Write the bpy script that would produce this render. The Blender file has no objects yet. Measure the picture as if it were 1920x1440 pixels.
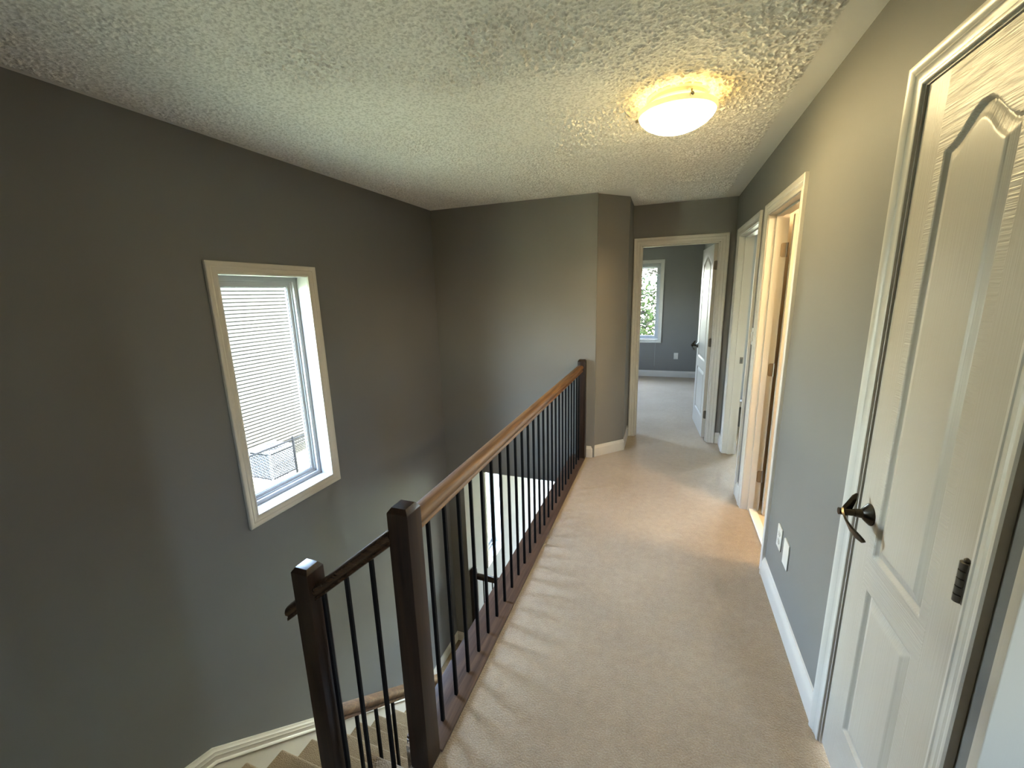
import bpy, bmesh, math, random
from mathutils import Vector, Matrix
random.seed(7)
S = bpy.context.scene
COL = S.collection
R = math.radians

# ------------------------------------------------------------------ materials
MATS = {}
def newmat(name):
    m = bpy.data.materials.new(name); m.use_nodes = True
    nt = m.node_tree
    b = nt.nodes['Principled BSDF']
    return m, nt, b
def lk(nt, a, b): nt.links.new(a, b)
def N(nt, t, **kw):
    n = nt.nodes.new(t)
    for k, v in kw.items():
        if k in n.inputs: n.inputs[k].default_value = v
        else: setattr(n, k, v)
    return n
def objco(nt, scale=(1, 1, 1)):
    tc = N(nt, 'ShaderNodeTexCoord'); mp = N(nt, 'ShaderNodeMapping')
    mp.inputs['Scale'].default_value = scale
    lk(nt, tc.outputs['Object'], mp.inputs['Vector'])
    return mp.outputs['Vector']
def ramp(nt, src, stops):
    r = N(nt, 'ShaderNodeValToRGB')
    el = r.color_ramp.elements
    while len(el) < len(stops): el.new(0.5)
    for e, (p, c) in zip(el, stops):
        e.position = p; e.color = (*c, 1) if len(c) == 3 else c
    lk(nt, src, r.inputs['Fac'])
    return r.outputs['Color']
def noise(nt, vec, scale, detail=2, rough=.5):
    n = N(nt, 'ShaderNodeTexNoise'); n.inputs['Scale'].default_value = scale
    n.inputs['Detail'].default_value = detail; n.inputs['Roughness'].default_value = rough
    lk(nt, vec, n.inputs['Vector']); return n.outputs['Fac']
def bump(nt, b, h, strength, dist):
    n = N(nt, 'ShaderNodeBump'); n.inputs['Strength'].default_value = strength
    n.inputs['Distance'].default_value = dist
    lk(nt, h, n.inputs['Height']); lk(nt, n.outputs['Normal'], b.inputs['Normal'])
    return n

def plain(name, col, rough=.5, metal=0., spec=.5):
    m, nt, b = newmat(name)
    b.inputs['Base Color'].default_value = (*col, 1)
    b.inputs['Roughness'].default_value = rough
    b.inputs['Metallic'].default_value = metal
    b.inputs['Specular IOR Level'].default_value = spec
    MATS[name] = m; return m

def mk_wall(name, col):
    m, nt, b = newmat(name)
    v = objco(nt)
    n1 = noise(nt, v, 1.4, 3)
    c0 = tuple(x * .96 for x in col); c1 = tuple(x * 1.04 for x in col)
    lk(nt, ramp(nt, n1, [(.3, c0), (.7, c1)]), b.inputs['Base Color'])
    b.inputs['Roughness'].default_value = .62
    b.inputs['Specular IOR Level'].default_value = .35
    bump(nt, b, noise(nt, v, 320, 2), .12, .002)
    MATS[name] = m; return m
mk_wall('wall_paint', (.143, .136, .122))
mk_wall('wall_paint_shaded', (.110, .111, .113))  # same wall grey, darkened to put the window wall's shade into the colour
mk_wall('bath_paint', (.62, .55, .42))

def mk_trim():
    m, nt, b = newmat('white_trim')
    v = objco(nt)
    lk(nt, ramp(nt, noise(nt, v, 3, 2), [(.3, (.44, .415, .365)), (.7, (.475, .45, .40))]), b.inputs['Base Color'])
    b.inputs['Roughness'].default_value = .34
    bump(nt, b, noise(nt, v, 90, 2), .03, .002)
    MATS['white_trim'] = m
mk_trim()

def mk_door():
    m, nt, b = newmat('door_white')
    b.inputs['Base Color'].default_value = (.378, .342, .285, 1)
    b.inputs['Roughness'].default_value = .38
    # moulded wood grain: long fibres along the rails (across) or along the stiles (upright)
    at = N(nt, 'ShaderNodeAttribute'); at.attribute_name = 'grain'
    tc = N(nt, 'ShaderNodeTexCoord')
    def fibres(sc):
        mp = N(nt, 'ShaderNodeMapping'); mp.inputs['Scale'].default_value = sc
        lk(nt, tc.outputs['Object'], mp.inputs['Vector'])
        wv = N(nt, 'ShaderNodeTexNoise'); wv.inputs['Scale'].default_value = 1
        wv.inputs['Detail'].default_value = 3; wv.inputs['Distortion'].default_value = .12
        lk(nt, mp.outputs['Vector'], wv.inputs['Vector'])
        return wv.outputs['Fac']
    across = fibres((60, 4.5, 230)); up = fibres((60, 230, 4.5))
    mx = N(nt, 'ShaderNodeMix'); mx.data_type = 'FLOAT'
    lk(nt, at.outputs['Fac'], mx.inputs[0]); lk(nt, up, mx.inputs[2]); lk(nt, across, mx.inputs[3])
    st = N(nt, 'ShaderNodeMath', operation='MULTIPLY_ADD'); st.inputs[1].default_value = .55; st.inputs[2].default_value = .18
    lk(nt, at.outputs['Fac'], st.inputs[0])
    bp = bump(nt, b, mx.outputs[0], .3, .003)
    lk(nt, st.outputs[0], bp.inputs['Strength'])
    MATS['door_white'] = m
mk_door()

def mk_carpet(name, c0, c1):
    m, nt, b = newmat(name)
    v = objco(nt)
    big = noise(nt, v, 1.7, 4, .55)
    fine = noise(nt, v, 170, 3, .6)
    mid = noise(nt, v, 26, 3, .6)
    a = N(nt, 'ShaderNodeMath', operation='MULTIPLY_ADD'); a.inputs[1].default_value = .45
    lk(nt, fine, a.inputs[0])
    a2 = N(nt, 'ShaderNodeMath', operation='MULTIPLY_ADD'); a2.inputs[1].default_value = .30
    lk(nt, big, a2.inputs[0]); a2.inputs[2].default_value = 0
    a3 = N(nt, 'ShaderNodeMath', operation='MULTIPLY_ADD'); a3.inputs[1].default_value = .2
    lk(nt, mid, a3.inputs[0]); lk(nt, a2.outputs[0], a3.inputs[2]); lk(nt, a3.outputs[0], a.inputs[2])
    lk(nt, ramp(nt, a.outputs[0], [(.33, c0), (.62, c1)]), b.inputs['Base Color'])
    b.inputs['Roughness'].default_value = .95
    b.inputs['Specular IOR Level'].default_value = .1
    b.inputs['Sheen Weight'].default_value = .25
    bump(nt, b, fine, .75, .012)
    MATS[name] = m
mk_carpet('carpet', (.20, .144, .085), (.365, .276, .178))

def mk_ceiling():
    m, nt, b = newmat('ceiling_texture')
    b.inputs['Roughness'].default_value = .9
    b.inputs['Specular IOR Level'].default_value = .1
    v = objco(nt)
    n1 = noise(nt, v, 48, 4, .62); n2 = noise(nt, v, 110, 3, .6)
    r1 = ramp(nt, n1, [(.42, (0, 0, 0)), (.62, (1, 1, 1))])
    r2 = ramp(nt, n2, [(.35, (0, 0, 0)), (.7, (1, 1, 1))])
    ad = N(nt, 'ShaderNodeMix'); ad.data_type = 'FLOAT'; ad.inputs[0].default_value = .4
    lk(nt, r1, ad.inputs[2]); lk(nt, r2, ad.inputs[3])
    bump(nt, b, ad.outputs[0], .35, .004)
    lk(nt, ramp(nt, noise(nt, v, 85, 3, .6), [(.40, (.66, .65, .62)), (.54, (.90, .89, .86))]), b.inputs['Base Color'])  # grey flecks in the colour stand in for shade in the stipple pits
    MATS['ceiling_texture'] = m
    m2, nt, b = newmat('ceiling_smooth')
    b.inputs['Base Color'].default_value = (.78, .77, .74, 1); b.inputs['Roughness'].default_value = .85
    bump(nt, b, noise(nt, objco(nt), 200, 2), .1, .002)
    MATS['ceiling_smooth'] = m2
mk_ceiling()

def mk_wood(name, dark, light, rough, axis):
    m, nt, b = newmat(name)
    sc = {'x': (3, 60, 60), 'y': (60, 3, 60), 'z': (60, 60, 3)}[axis]
    v = objco(nt, sc)
    g = noise(nt, v, 1, 5, .65)
    lk(nt, ramp(nt, g, [(.3, dark), (.55, tuple((a + c) / 2 for a, c in zip(dark, light))), (.72, light)]), b.inputs['Base Color'])
    b.inputs['Roughness'].default_value = rough
    b.inputs['Specular IOR Level'].default_value = .25
    bump(nt, b, g, .12, .002)
    MATS[name] = m
mk_wood('stained_oak_post', (.006, .0028, .0017), (.026, .0125, .006), .36, 'z')
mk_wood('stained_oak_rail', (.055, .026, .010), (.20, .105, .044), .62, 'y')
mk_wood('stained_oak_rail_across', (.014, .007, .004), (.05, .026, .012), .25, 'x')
mk_wood('stained_oak_shoe', (.035, .020, .013), (.10, .060, .040), .40, 'y')

plain('black_iron', (.0022, .0022, .0023), .55, .0, .1)
plain('oil_bronze', (.05, .042, .032), .26, .9)
plain('hinge_grey', (.22, .19, .15), .38, .85)
plain('hinge_dark', (.10, .09, .075), .38, .8)
plain('brushed_nickel', (.42, .38, .30), .35, .9)
plain('plastic_white', (.50, .48, .43), .35)
plain('slot_dark', (.03, .03, .03), .6)
plain('vinyl_white', (.36, .375, .39), .35)
plain('liner_white', (.33, .335, .33), .4)
plain('gasket_grey', (.25, .28, .31), .5)
plain('blind_white', (.34, .34, .33), .6)
plain('vinyl_floor', (.60, .52, .40), .4)
plain('marble_sill', (.82, .80, .74), .25)
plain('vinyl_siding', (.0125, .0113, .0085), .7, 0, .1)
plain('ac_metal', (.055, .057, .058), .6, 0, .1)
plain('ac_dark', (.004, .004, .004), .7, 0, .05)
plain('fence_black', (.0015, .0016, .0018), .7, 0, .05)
plain('concrete', (.5, .49, .46), .9)
plain('roof_shingle', (.10, .09, .085), .9)
plain('bark', (.12, .085, .06), .9)
def mk_leaf():
    m, nt, b = newmat('leaves')
    oi = N(nt, 'ShaderNodeNewGeometry')
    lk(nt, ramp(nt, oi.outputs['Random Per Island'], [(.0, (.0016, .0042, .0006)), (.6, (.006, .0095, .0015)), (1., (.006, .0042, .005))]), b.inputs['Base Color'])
    b.inputs['Roughness'].default_value = .9; b.inputs['Specular IOR Level'].default_value = .03
    MATS['leaves'] = m
mk_leaf()
def mk_grass():
    m, nt, b = newmat('lawn')
    v = objco(nt)
    lk(nt, ramp(nt, noise(nt, v, 9, 5, .7), [(.3, (.24, .27, .11)), (.7, (.56, .53, .34))]), b.inputs['Base Color'])
    b.inputs['Roughness'].default_value = .95
    bump(nt, b, noise(nt, v, 60, 3), .6, .04)
    MATS['lawn'] = m
mk_grass()
def mk_glass():
    m, nt, b = newmat('window_glass'); nt.nodes.remove(b)
    out = nt.nodes['Material Output']
    tr = N(nt, 'ShaderNodeBsdfTransparent'); tr.inputs[0].default_value = (.95, .97, .96, 1)
    gl = N(nt, 'ShaderNodeBsdfGlossy'); gl.inputs['Roughness'].default_value = .02
    lw = N(nt, 'ShaderNodeLayerWeight'); pw = N(nt, 'ShaderNodeMath', operation='POWER'); pw.inputs[1].default_value = 5
    lk(nt, lw.outputs['Facing'], pw.inputs[0]); lw.inputs['Blend'].default_value = .5
    fr = N(nt, 'ShaderNodeMath', operation='MULTIPLY_ADD'); fr.inputs[1].default_value = .9; fr.inputs[2].default_value = .035
    lk(nt, pw.outputs[0], fr.inputs[0])
    mx = N(nt, 'ShaderNodeMixShader')
    lk(nt, fr.outputs[0], mx.inputs[0]); lk(nt, tr.outputs[0], mx.inputs[1]); lk(nt, gl.outputs[0], mx.inputs[2])
    lk(nt, mx.outputs[0], out.inputs['Surface'])
    MATS['window_glass'] = m
mk_glass()
LAMP_GAIN = 4.5
def mk_lamp():
    m, nt, b = newmat('lit_glass')
    b.inputs['Base Color'].default_value = (.9, .82, .6, 1); b.inputs['Roughness'].default_value = .3
    tc = N(nt, 'ShaderNodeTexCoord'); sp = N(nt, 'ShaderNodeSeparateXYZ')
    lk(nt, tc.outputs['Object'], sp.inputs[0])
    # frosted bowl: hottest below the bulbs, yellower towards the rim (z 0 = rim, negative = down)
    mr = N(nt, 'ShaderNodeMapRange'); mr.inputs['From Min'].default_value = -.075; mr.inputs['From Max'].default_value = 0
    mr.inputs['To Min'].default_value = 0; mr.inputs['To Max'].default_value = 1
    lk(nt, sp.outputs['Z'], mr.inputs['Value'])
    c = ramp(nt, mr.outputs[0], [(0., (1, .80, .44)), (.7, (1, .74, .30)), (1, (1, .70, .22))])
    lk(nt, c, b.inputs['Emission Color'])
    s = N(nt, 'ShaderNodeMapRange'); s.inputs['From Min'].default_value = .25; s.inputs['From Max'].default_value = .80
    s.inputs['To Min'].default_value = 24 * LAMP_GAIN; s.inputs['To Max'].default_value = .75
    lk(nt, mr.outputs[0], s.inputs['Value']); lk(nt, s.outputs[0], b.inputs['Emission Strength'])
    MATS['lit_glass'] = m
mk_lamp()
def mk_lamp_in():
    m, nt, b = newmat('lit_glass_inside')
    b.inputs['Base Color'].default_value = (.9, .82, .6, 1); b.inputs['Emission Color'].default_value = (1, .69, .22, 1)
    b.inputs['Emission Strength'].default_value = 4.5
    MATS['lit_glass_inside'] = m
mk_lamp_in()

# ------------------------------------------------------------------ mesh helpers
def M(n): return MATS[n]
def box(bm, x0, x1, y0, y1, z0, z1, mat=0):
    vs = [bm.verts.new((x, y, z)) for x in (x0, x1) for y in (y0, y1) for z in (z0, z1)]
    f = [(0, 1, 3, 2), (4, 6, 7, 5), (0, 4, 5, 1), (2, 3, 7, 6), (0, 2, 6, 4), (1, 5, 7, 3)]
    out = []
    for q in f:
        fc = bm.faces.new([vs[i] for i in q]); fc.material_index = mat; out.append(fc)
    return vs, out
def bbox_bevel(bm, x0, x1, y0, y1, z0, z1, bev=.003, seg=2):
    t = bmesh.new(); box(t, x0, x1, y0, y1, z0, z1)
    bmesh.ops.recalc_face_normals(t, faces=t.faces[:])
    bmesh.ops.bevel(t, geom=t.edges[:], offset=bev, segments=seg, profile=.6, affect='EDGES')
    merge(bm, t)
def merge(bm, t):
    me = bpy.data.meshes.new('tmp'); t.to_mesh(me); t.free()
    bm.from_mesh(me); bpy.data.meshes.remove(me)
def prism(bm, pts, z0, z1):
    """polygon in plan (list of xy), extruded from z0 to z1"""
    a = [bm.verts.new((x, y, z0)) for x, y in pts]; b = [bm.verts.new((x, y, z1)) for x, y in pts]
    n = len(pts)
    bm.faces.new(a[::-1]); bm.faces.new(b)
    for i in range(n): bm.faces.new((a[i], a[(i + 1) % n], b[(i + 1) % n], b[i]))
def loft(bm, rings, closed_ring=True, caps=True):
    vr = [[bm.verts.new(p) for p in r] for r in rings]
    n = len(rings[0])
    for a, b in zip(vr, vr[1:]):
        for i in range(n if closed_ring else n - 1):
            j = (i + 1) % n
            bm.faces.new((a[i], a[j], b[j], b[i]))
    if caps and closed_ring:
        bm.faces.new(vr[0][::-1]); bm.faces.new(vr[-1])
    return vr
def tube(bm, pts, r, n=8, caps=True):
    """round tube along a polyline, r a number or one per point"""
    pts = [Vector(p) for p in pts]; rings = []
    up = Vector((0, 0, 1))
    for i, p in enumerate(pts):
        d = (pts[min(i + 1, len(pts) - 1)] - pts[max(i - 1, 0)]).normalized()
        ref = up if abs(d.dot(up)) < .95 else Vector((1, 0, 0))
        u = d.cross(ref).normalized(); w = u.cross(d).normalized()
        rr = r[i] if isinstance(r, (list, tuple)) else r
        rings.append([p + u * (rr * math.cos(2 * math.pi * k / n)) + w * (rr * math.sin(2 * math.pi * k / n)) for k in range(n)])
    loft(bm, rings, True, caps)
def lathe(bm, prof, c, n=40, axis='z', cap0=False, cap1=False):
    """prof: list of (radius, height) ; axis direction from c"""
    rings = []
    for r, h in prof:
        ring = []
        for k in range(n):
            a = 2 * math.pi * k / n
            if axis == 'z': ring.append((c[0] + r * math.cos(a), c[1] + r * math.sin(a), c[2] + h))
            else: ring.append((c[0] + h, c[1] + r * math.cos(a), c[2] + r * math.sin(a)))
        rings.append(ring)
    vr = loft(bm, rings, True, False)
    if cap0: bm.faces.new(vr[0])
    if cap1: bm.faces.new(vr[-1])
def finish(name, bm, mats, parent=None, smooth=False, recalc=True, loc=None, angle=35):
    if recalc: bmesh.ops.recalc_face_normals(bm, faces=bm.faces[:])
    me = bpy.data.meshes.new(name); bm.to_mesh(me); bm.free()
    for m in (mats if isinstance(mats, (list, tuple)) else [mats]): me.materials.append(M(m))
    if smooth:
        for p in me.polygons: p.use_smooth = True
        me.set_sharp_from_angle(angle=R(angle))
    o = bpy.data.objects.new(name, me); COL.objects.link(o)
    if loc:
        me.transform(Matrix.Translation(-Vector(loc))); o.location = loc
    if parent is not None:
        o.parent = parent
        if loc: o.location = Vector(loc) - parent.location
        else:
            me.transform(Matrix.Translation(-parent.location))
    return o
def tag(o, label, cat, group=None, kind=None):
    o['label'] = label; o['category'] = cat
    if group: o['group'] = group
    if kind: o['kind'] = kind
    return o
def thing(name, loc, label, cat, group=None, kind=None, rz=0):
    o = bpy.data.objects.new(name, None); COL.objects.link(o); o.location = loc; o.rotation_euler = (0, 0, rz)
    o.empty_display_size = .1
    return tag(o, label, cat, group, kind)
def copy_tree(o, parent=None):
    c = o.copy(); COL.objects.link(c)
    if parent is not None: c.parent = parent
    for ch in list(o.children): copy_tree(ch, c)
    return c
def struct(name, bm, mats, label, cat, smooth=False):
    o = finish(name, bm, mats, smooth=smooth)
    return tag(o, label, cat, kind='structure')

# swept profiles -------------------------------------------------------------
CASING = [(0, .0), (0, .008), (.004, .0105), (.010, .0105), (.013, .0085), (.030, .0105), (.034, .0135), (.040, .0115), (.050, .0165), (.056, .0185), (.062, .0185), (.066, .015), (.066, 0)]
def casing_pts(scale): return [(w * scale, t) for w, t in CASING]
def sweep_rect(bm, u0, u1, v0, v1, prof, mp, door=True):
    """mitred architrave round an opening; mp(u, v, t) -> xyz"""
    rings = []
    if door: cs = [(-1, 0, u0, v0), (-1, 1, u0, v1), (1, 1, u1, v1), (1, 0, u1, v0)]
    else: cs = [(-1, -1, u0, v0), (-1, 1, u0, v1), (1, 1, u1, v1), (1, -1, u1, v0), (-1, -1, u0, v0)]
    for su, sv, u, v in cs:
        rings.append([mp(u + su * w, v + sv * w, t) for w, t in prof])
    loft(bm, rings, True, door)
BASE = [(0, 0), (.014, 0), (.014, .072), (.0125, .078), (.0145, .083), (.011, .094), (.0075, .100), (.006, .112), (0, .115)]
def sweep_base(bm, pts, side, z=0, prof=BASE):
    """skirting along a plan polyline; side=+1 puts it on the left of the direction of travel"""
    P = [Vector((x, y)) for x, y in pts]; rings = []
    for i, p in enumerate(P):
        ns = []
        for a, b in ((i - 1, i), (i, i + 1)):
            if a >= 0 and b < len(P):
                d = (P[b] - P[a]).normalized(); ns.append(Vector((-d.y, d.x)) * side)
        if len(ns) == 2:
            m = (ns[0] + ns[1]); m = m / max(m.length_squared / 2, .2)
            m = (ns[0] + ns[1]).normalized() / max((ns[0] + ns[1]).normalized().dot(ns[0]), .3)
        else: m = ns[0]
        rings.append([(p.x + m.x * t, p.y + m.y * t, z + h) for t, h in prof])
    loft(bm, rings)
def wall_x(bm, x0, x1, y0, y1, z0, z1, holes=()):
    """wall slab thin in x, holes (ya, yb, za, zb)"""
    cuts = sorted({y0, y1, *[h[0] for h in holes], *[h[1] for h in holes]})
    for a, b in zip(cuts, cuts[1:]):
        hs = sorted([h for h in holes if h[0] <= a + 1e-6 and h[1] >= b - 1e-6], key=lambda h: h[2])
        z = z0
        for h in hs:
            if h[2] > z + 1e-6: box(bm, x0, x1, a, b, z, h[2])
            z = h[3]
        if z < z1 - 1e-6: box(bm, x0, x1, a, b, z, z1)
def wall_y(bm, y0, y1, x0, x1, z0, z1, holes=()):
    t = bmesh.new(); wall_x(t, y0, y1, x0, x1, z0, z1, holes)
    for v in t.verts: v.co = Vector((v.co.y, v.co.x, v.co.z))
    merge(bm, t)

# ------------------------------------------------------------------ key dimensions (metres)
ZC = 2.44            # ceiling
ZL = -2.62           # lower floor
XL = -2.265          # stairwell window wall
XR = .592            # door wall of the hall
XB = .705            # its far face
YF = 3.885           # far wall of the stairwell
YD = 4.642           # wall with the bedroom door
YE = 4.757
YB = 8.20            # bedroom far wall
XO = -.815           # edge of the opening in the floor

# ------------------------------------------------------------------ setting: floors, ceilings, walls
bm = bmesh.new()
box(bm, XO, 4.0, .98, 9.0, -.29, 0)
box(bm, -2.30, XO, YF + .121, 9.0, -.29, 0)
box(bm, -.76, 4.0, -1.5, .98, -.29, 0)
struct('floor', bm, 'carpet', 'beige cut pile carpet running along the upper hall into the bedroom', 'floor')
bm = bmesh.new()
box(bm, -2.5, 3.0, -1.5, 9.4, ZL - .12, ZL)
struct('floor_lower', bm, 'carpet', 'beige floor of the lower hall at the foot of the stairs', 'floor')
bm = bmesh.new()
box(bm, XO, 4.0, .98, 9.0, -.313, -.29); box(bm, -2.30, XO, YF + .121, 9.0, -.313, -.29); box(bm, -.76, 4.0, -1.5, .98, -.313, -.29)
struct('ceiling_lower', bm, 'ceiling_smooth', 'white ceiling of the lower hall under the upper floor', 'ceiling')
bm = bmesh.new()
box(bm, -2.5, 4.1, -1.6, 9.0, ZC + .004, ZC + .14)
# textured field and a smooth painted border along the walls
def tex(x0, x1, y0, y1): box(bm, x0, x1, y0, y1, ZC - .001, ZC + .01, 0)
def smo(x0, x1, y0, y1): box(bm, x0, x1, y0, y1, ZC, ZC + .01, 1)
tex(XL + .03, XR - .115, -1.3, .0)
smo(XR - .115, XR + .05, -1.3, YD + .05); smo(XL - .05, XL + .03, -1.3, YF + .05)
smo(XL + .03, -.30, YF - .03, YF + .3); smo(-.30, XR - .115, YD - .05, YD + .05)
smo(XR + .05, 2.0, -1.3, .9)
# sprayed stipple as real relief: a height grid of blobs a few millimetres deep
def stipple(x0, x1, y0, y1, step=.0036):
    import numpy as np
    rng = np.random.default_rng(3)
    nx = int((x1 - x0) / step); ny = int((y1 - y0) / step)
    def field(sig):
        f = np.fft.rfft2(rng.standard_normal((nx + 1, ny + 1)))
        kx = np.fft.fftfreq(nx + 1)[:, None]; ky = np.fft.rfftfreq(ny + 1)[None, :]
        g = np.fft.irfft2(f * np.exp(-2 * (math.pi * sig) ** 2 * (kx ** 2 + ky ** 2)), s=(nx + 1, ny + 1))
        return g / g.std()
    a = field(.85); b = field(1.6)
    h = np.clip(.75 * a + .45 * b - .15, -.3, 1.6) + .3
    patch = np.clip(.75 + .35 * field(30), .3, 1.25)
    h = h / 1.9 * .0085 * patch
    ex = np.minimum.reduce(np.broadcast_arrays(np.arange(nx + 1)[:, None], (nx - np.arange(nx + 1))[:, None], np.arange(ny + 1)[None, :], (ny - np.arange(ny + 1))[None, :]))
    h = h * np.clip(ex / 6, 0, 1)
    X, Y = np.meshgrid(np.linspace(x0, x1, nx + 1), np.linspace(y0, y1, ny + 1), indexing='ij')
    co = np.stack([X, Y, ZC - .0005 - h], -1).reshape(-1, 3)
    i = np.arange((nx + 1) * (ny + 1)).reshape(nx + 1, ny + 1)
    q = np.stack([i[:-1, :-1], i[:-1, 1:], i[1:, 1:], i[1:, :-1]], -1).reshape(-1, 4)
    me = bpy.data.meshes.new('ceiling_relief'); me.vertices.add(len(co)); me.vertices.foreach_set('co', co.ravel())
    me.loops.add(q.size); me.loops.foreach_set('vertex_index', q.ravel().astype('i'))
    me.polygons.add(len(q)); me.polygons.foreach_set('loop_start', np.arange(0, q.size, 4, dtype='i'))
    me.update(calc_edges=True); me.polygons.foreach_set('use_smooth', [True] * len(q))
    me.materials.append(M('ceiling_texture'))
    o = bpy.data.objects.new('ceiling', me); COL.objects.link(o)
    return tag(o, 'white stippled ceiling field over the stairwell and upper hall', 'ceiling', kind='structure')
stipple(XL + .03, XR - .115, .0, YF - .03)
stipple(-.30, XR - .115, YF - .03, YD - .05)
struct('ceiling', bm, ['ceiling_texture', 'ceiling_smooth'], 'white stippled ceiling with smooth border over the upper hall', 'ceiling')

W1 = (1.606, 2.222, .331, 1.756)      # window opening in left wall (y0,y1,z0,z1)
bm = bmesh.new()
wall_x(bm, XL - .15, XL, -1.45, YF, ZL, ZC, [W1])
struct('wall_left', bm, 'wall_paint_shaded', 'tall grey wall with the tall narrow window, shade painted in, left of the stairs', 'wall')
bm = bmesh.new()
wall_y(bm, YF, YF + .12, XL - .15, -.60, -.313, ZC)
t = bmesh.new()
prism(t, [(-.635, YF), (-.352, 4.18), (-.352, YD), (-.47, YD), (-.47, 4.23), (-.70, YF + .02)], 0, ZC)
merge(bm, t)
struct('wall_far', bm, 'wall_paint', 'grey wall closing the stairwell behind the railing with an angled corner', 'wall')
BD = (-.280, .483, 0, 2.063)           # bedroom door rough opening
bm = bmesh.new()
wall_y(bm, YD, YE, -2.3, XB, 0, ZC, [BD])
struct('wall_bedroom_door', bm, 'wall_paint', 'short grey wall over and beside the open bedroom door', 'wall')
DA = (.967, 1.488, 0, 2.103); DB = (2.482, 3.223, 0, 2.063); DC = (3.487, 4.363, 0, 2.063)
bm = bmesh.new()
wall_x(bm, XR, XB, .884, YD, 0, ZC, [DA, DB, DC])
struct('wall_right', bm, 'wall_paint', 'grey wall with three white doorways along the right side of the hall', 'wall')
bm = bmesh.new()
wall_y(bm, .884, .96, XB, 1.6, 0, ZC)
wall_x(bm, 1.5, 1.6, -1.4, .884, 0, ZC)
struct('wall_near_right', bm, 'wall_paint', 'grey return wall behind the open white door at the right edge', 'wall')
W3 = (.90, 1.36, .85, 1.75)
bm = bmesh.new()
wall_y(bm, -1.45, -1.3, XL - .15, 1.6, -.3, ZC, [W3])
struct('wall_back', bm, 'wall_paint', 'grey wall behind the viewpoint', 'wall')
bm = bmesh.new()
wall_y(bm, -.1, .02, XL, -.76, ZL, ZC)
struct('wall_stair', bm, 'wall_paint', 'grey wall along the near side of the upper steps', 'wall')
# bedroom shell
W2 = (-.86, -.116, .698, 2.079)
bm = bmesh.new()
wall_y(bm, YB, YB + .15, -2.4, .75, 0, ZC, [W2])
struct('wall_bedroom_far', bm, 'wall_paint', 'taupe grey bedroom wall with the bright window seen through the open door', 'wall')
bm = bmesh.new(); wall_x(bm, .58, XB, YE, YB, 0, ZC)
struct('wall_bedroom_right', bm, 'wall_paint', 'grey bedroom wall behind the open bedroom door', 'wall')
W7 = (5.6, 6.2, .9, 2.0)  # extra window out of view, added to brighten the bedroom far wall
bm = bmesh.new(); wall_x(bm, -2.42, -2.30, YF, YB + .15, -.313, ZC, [W7])
struct('wall_bedroom_left', bm, 'wall_paint', 'grey bedroom wall out of sight on the left', 'wall')
# bathroom and second bedroom behind the right wall
bm = bmesh.new()
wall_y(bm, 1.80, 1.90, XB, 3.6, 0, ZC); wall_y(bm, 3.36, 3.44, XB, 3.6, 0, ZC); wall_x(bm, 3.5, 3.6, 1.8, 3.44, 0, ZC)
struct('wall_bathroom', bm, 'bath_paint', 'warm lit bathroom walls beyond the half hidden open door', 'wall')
W4 = (.85, 1.75, .3, 2.2)
bm = bmesh.new()
wall_x(bm, 3.5, 3.6, 3.44, 5.4, 0, ZC); wall_y(bm, 5.3, 5.45, XB, 3.6, 0, ZC, [W4])
struct('wall_second_bedroom', bm, 'wall_paint', 'grey walls of the room behind the farthest right doorway', 'wall')
bm = bmesh.new(); box(bm, XB, 3.5, 1.9, 3.36, 0.0, .006); box(bm, XR + .075, XB, 2.505, 3.2, 0, .006)
struct('floor_bathroom', bm, 'vinyl_floor', 'cream vinyl floor inside the warm lit bathroom', 'floor')
# lower floor walls
X2 = -2.06
W5 = (4.466, 4.934, -1.87, -.55)
bm = bmesh.new(); wall_x(bm, X2 - .15, X2, YF, 9.3, ZL, -.313, [W5]); box(bm, XL - .15, X2 - .15, YF, YF + .1, ZL, -.313)
struct('wall_lower_left', bm, 'wall_paint', 'grey wall of the lower hall with a tall window, seen between the balusters', 'wall')
W6 = (-1.9, 2.2, -2.45, -.42)
bm = bmesh.new(); wall_y(bm, 9.2, 9.35, X2 - .15, 2.6, ZL, -.313, [W6])
struct('wall_lower_far', bm, 'wall_paint', 'grey end wall of the lower floor', 'wall')
bm = bmesh.new(); wall_x(bm, 2.5, 2.6, -1.45, 9.3, ZL, -.313); wall_y(bm, -1.45, -1.35, XL, 2.6, ZL, -.313)
struct('wall_lower_right', bm, 'wall_paint', 'grey wall of the lower floor on the right', 'wall')

# ------------------------------------------------------------------ skirting
bm = bmesh.new()
sweep_base(bm, [(XR, 1.541), (XR, 2.428)], 1)
struct('baseboard_right', bm, 'white_trim', 'white moulded baseboard on the right wall below the two cover plates', 'baseboard', True)
bm = bmesh.new()
sweep_base(bm, [(XR, 3.279), (XR, 3.431)], 1); sweep_base(bm, [(XR, 4.421), (XR, YD), (.545, YD)], 1)
struct('baseboard_right_far', bm, 'white_trim', 'short white baseboard pieces between the far right doorways', 'baseboard', True)
bm = bmesh.new()
sweep_base(bm, [(-.345, YD), (-.352, YD), (-.352, 4.18), (-.635, YF), (-.676, YF)], 1)
struct('baseboard_corner', bm, 'white_trim', 'white baseboard round the angled wall corner beside the far newel post', 'baseboard', True)
bm = bmesh.new()
sweep_base(bm, [(.58, YE + .1), (.58, YB), (-2.3, YB)], 1)
struct('baseboard_bedroom', bm, 'white_trim', 'white baseboard along the bedroom far wall under the window', 'baseboard', True)
bm = bmesh.new()
sweep_base(bm, [(X2, 9.2), (X2, YF), (XL, YF), (XL, 2.9)], 1, ZL)
struct('baseboard_lower', bm, 'white_trim', 'white baseboard of the lower hall seen down through the balusters', 'baseboard', True)

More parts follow.
